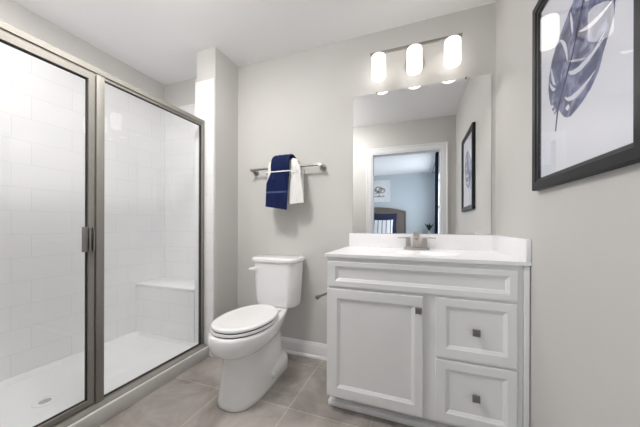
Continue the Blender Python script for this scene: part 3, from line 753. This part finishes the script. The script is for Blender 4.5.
def cut(y, z):
    for segs, r_ in slits:
        best = (9, 0)
        for k, (a, b) in enumerate(segs):
            d_k, t_k = segd(y, z, a, b)
            if d_k < best[0]: best = (d_k, (k + t_k) / 8)
        tt = best; rr_ = r_ * (0.15 + .85 * math.sin(PI * min(1, max(0.04, tt[1]))) ** .8)
        if tt[0] < rr_: return True
    return False
bm = bm_(); st = .0022; V = {}
def gv(i, j):
    if (i, j) not in V: V[(i, j)] = bm.verts.new((-.0099, -1.075 + i * st, 1.380 + j * st))
    return V[(i, j)]
for i in range(int(.365 / st)):
    for j in range(int(.380 / st)):
        y, z = -1.075 + (i + .5) * st, 1.380 + (j + .5) * st
        if inside(y, z) and not cut(y, z): bm.faces.new((gv(i, j), gv(i + 1, j), gv(i + 1, j + 1), gv(i, j + 1)))
obj('leaf_motif', bm, m_ink, pp, 0)['label'] = 'blue watercolour leaf with white slits'
bm = bm_(); add_tube(bm, [(-.0101, y, z) for y, z in rib], [.002, .0025, .003, .003, .0028, .0025, .002, .001], 8); obj('leaf_stem', bm, m_stem, pp)

# ---------------------------------------------------------------- bedroom furnishings seen in the mirror
bd = thing('bed', 'bed with grey-brown headboard against the pale blue bedroom wall', 'bed', (-1.5, -4.5, 0))
bm = bm_()
def hb(x): return 1.42 + .12 * (1 - ((x + 1.52) / .80) ** 2)
xs = [-2.30 + 1.57 * i / 24 for i in range(25)]
add_loft(bm, [[(x, y, z) for x, y, z in ([(x, -5.53, .1)] + [(x, -5.45, .1)] + [(x, -5.45, hb(x) - .02), (x, -5.46, hb(x)), (x, -5.52, hb(x)), (x, -5.53, hb(x) - .02)])] for x in xs])
hbo = obj('headboard', bm, m_head, bd, 40)
bm = bm_()
for x in (-2.30, -.76):
    add_box(bm, x, x + .03 if x > -1 else x + .03, -5.444, -5.436, .3, 1.36, bev=.003)
add_tube(bm, [(x, -5.446, hb(x) - .05) for x in xs], .008, 8)
obj('headboard_piping', bm, m_head, hbo)
boxobj('mattress', m_linen, bd, -2.26, -.78, -5.44, -3.45, .35, .66, bev=.05, seg=4)
boxobj('bed_base', m_head, bd, -2.28, -.76, -5.44, -3.43, .06, .34, bev=.01)
def pillow(name, m, cx, cy, cz, wx, hz, th, lean, label, rz=0.0):
    bm = bm_(); n_ = 18; sides = []
    for sgn in (-1, 1):
        g = []
        for i in range(n_ + 1):
            row = []
            for j in range(n_ + 1):
                u, v = 2 * i / n_ - 1, 2 * j / n_ - 1
                pin = 1 - .07 * (u * u * (1 - abs(v)) * 0 + (1 - u * u) * v * v + (1 - v * v) * u * u) * .8
                d = th * (max(0, 1 - u ** 4) * max(0, 1 - v ** 4)) ** .6
                row.append(bm.verts.new((u * wx / 2 * pin, sgn * d / 2, v * hz / 2 * pin)))
            g.append(row)
        sides.append(g)
        for i in range(n_):
            for j in range(n_): bm.faces.new((g[i][j], g[i + 1][j], g[i + 1][j + 1], g[i][j + 1]))
    bmesh.ops.remove_doubles(bm, verts=bm.verts[:], dist=1e-4)
    o = obj(name, bm, m, None, 60); o.location = (cx, cy, cz); o.rotation_euler = (lean, 0, rz)
    return tag(o, label, 'pillow')
pillow('pillow', m_navy, -1.27, -5.29, 1.03, .64, .68, .14, math.radians(10), 'solid navy pillow leaning on the headboard behind striped pillow')
pillow('pillow', m_stripe, -1.31, -5.04, .935, .56, .52, .14, math.radians(14), 'white pillow with dark vertical stripes at front on the bed')
nsd = thing('nightstand', 'grey wood nightstand beside the bed under the plant', 'nightstand', (-.30, -5.3, 0))
boxobj('nightstand_body', m_wood, nsd, -.55, -.05, -5.52, -5.10, .10, .70, bev=.006)
boxobj('drawer', m_wood, nsd, -.53, -.07, -5.10, -5.085, .42, .66, bev=.004)
boxobj('drawer', m_wood, nsd, -.53, -.07, -5.10, -5.085, .14, .39, bev=.004)
for x in (-.54, -.10):
    for y in (-5.51, -5.15): boxobj('leg', m_wood, nsd, x, x + .04, y, y + .04, 0, .10)
pl = thing('potted_plant', 'small leafy plant in a grey vase on the nightstand', 'plant', (-.16, -5.3, .70))
bm = bm_(); add_lathe(bm, [(.03, .701), (.05, .72), (.055, .78), (.035, .85), (.030, .90), (.034, .905)], -.16, -5.3, 24); obj('vase', bm, m_vase, pl)
bm = bm_()
for k in range(16):
    a = k * 2.4; ln = .10 + .10 * random.random(); tip = Vector((-.16 + math.cos(a) * ln * .8, -5.3 + math.sin(a) * ln * .6, .93 + ln * 1.1)); base = Vector((-.16, -5.3, .89))
    mid = base.lerp(tip, .6) + Vector((0, 0, .02)); sd = Vector((-math.sin(a), math.cos(a), .2)).normalized() * .020
    v = [bm.verts.new(p) for p in (base, mid - sd, tip, mid + sd)]
    bm.faces.new((v[0], v[1], v[2])); bm.faces.new((v[0], v[2], v[3]))
bmesh.ops.solidify(bm, geom=bm.faces[:], thickness=.0015)
obj('foliage', bm, m_leafg, pl, 0)
wp = thing('framed_sketch', 'white framed sketch on the blue wall above the bed', 'picture', (-1.42, -5.55, 2.0))
bm = bm_()
Rw = lambda d, y: [(-1.70 + d, y, 1.690 + d), (-1.150 - d, y, 1.690 + d), (-1.150 - d, y, 2.300 - d), (-1.70 + d, y, 2.300 - d)]
add_loft(bm, [Rw(0, -5.549), Rw(0, -5.528), Rw(.03, -5.528), Rw(.032, -5.549)], closed=True); obj('frame', bm, m_trim, wp, 20)
boxobj('sketch_paper', m_art, wp, -1.67, -1.18, -5.549, -5.538, 1.72, 2.27)
bm = bm_()
for (x, z, rx, rz_) in ((-1.47, 2.04, .10, .08), (-1.38, 2.01, .09, .07), (-1.55, 1.98, .07, .06)):
    add_loft(bm, [[(x + rx * s_ * math.cos(2 * PI * i / 28), -5.5378, z + rz_ * s_ * math.sin(2 * PI * i / 28)) for i in range(28)] for s_ in (.62, 1.15)], False, False)
add_box(bm, -1.62, -1.30, -5.5379, -5.5372, 1.83, 1.87); add_box(bm, -1.46, -1.43, -5.5379, -5.5372, 1.83, 1.96)
obj('sketch', bm, m_sketch, wp, 0)
# curtain
cu = thing('window_curtain', 'navy curtain panel hanging beside the bedroom window', 'curtain', (-.10, -3.15, 0))
bm = bm_(); N = 60; front, back = [], []
for i in range(N + 1):
    u = i / N; y = -3.42 + .50 * u; x = -.092 + .018 * math.sin(u * 2 * PI * 5)
    front.append((x, y)); 
zz = [.03, .8, 1.6, 2.36]
cols = [[bm.verts.new((-.092 + (x + .050) * (1.1 - .25 * k / 3) - .012 * (3 - k) / 3 * 0, y, z)) for k, z in enumerate(zz)] for x, y in front]
for i in range(N):
    for k in range(3): bm.faces.new((cols[i][k], cols[i + 1][k], cols[i + 1][k + 1], cols[i][k + 1]))
bmesh.ops.solidify(bm, geom=bm.faces[:], thickness=.004)
obj('curtain_panel', bm, m_curtain, cu, 60)
bm = bm_(); add_cyl(bm, (-.092, -5.3, 2.375), (-.092, -2.85, 2.375), .010, n=16); add_lathe(bm, [(.004, 2.35), (.018, 2.365), (.020, 2.375), (.018, 2.385), (.004, 2.40)], -.092, -2.84, 16)
for y in (-5.25, -2.95): add_cyl(bm, (-.092, y, 2.375), (BXR, y, 2.375), .006, n=10)
obj('curtain_rod', bm, m_nickd, cu)
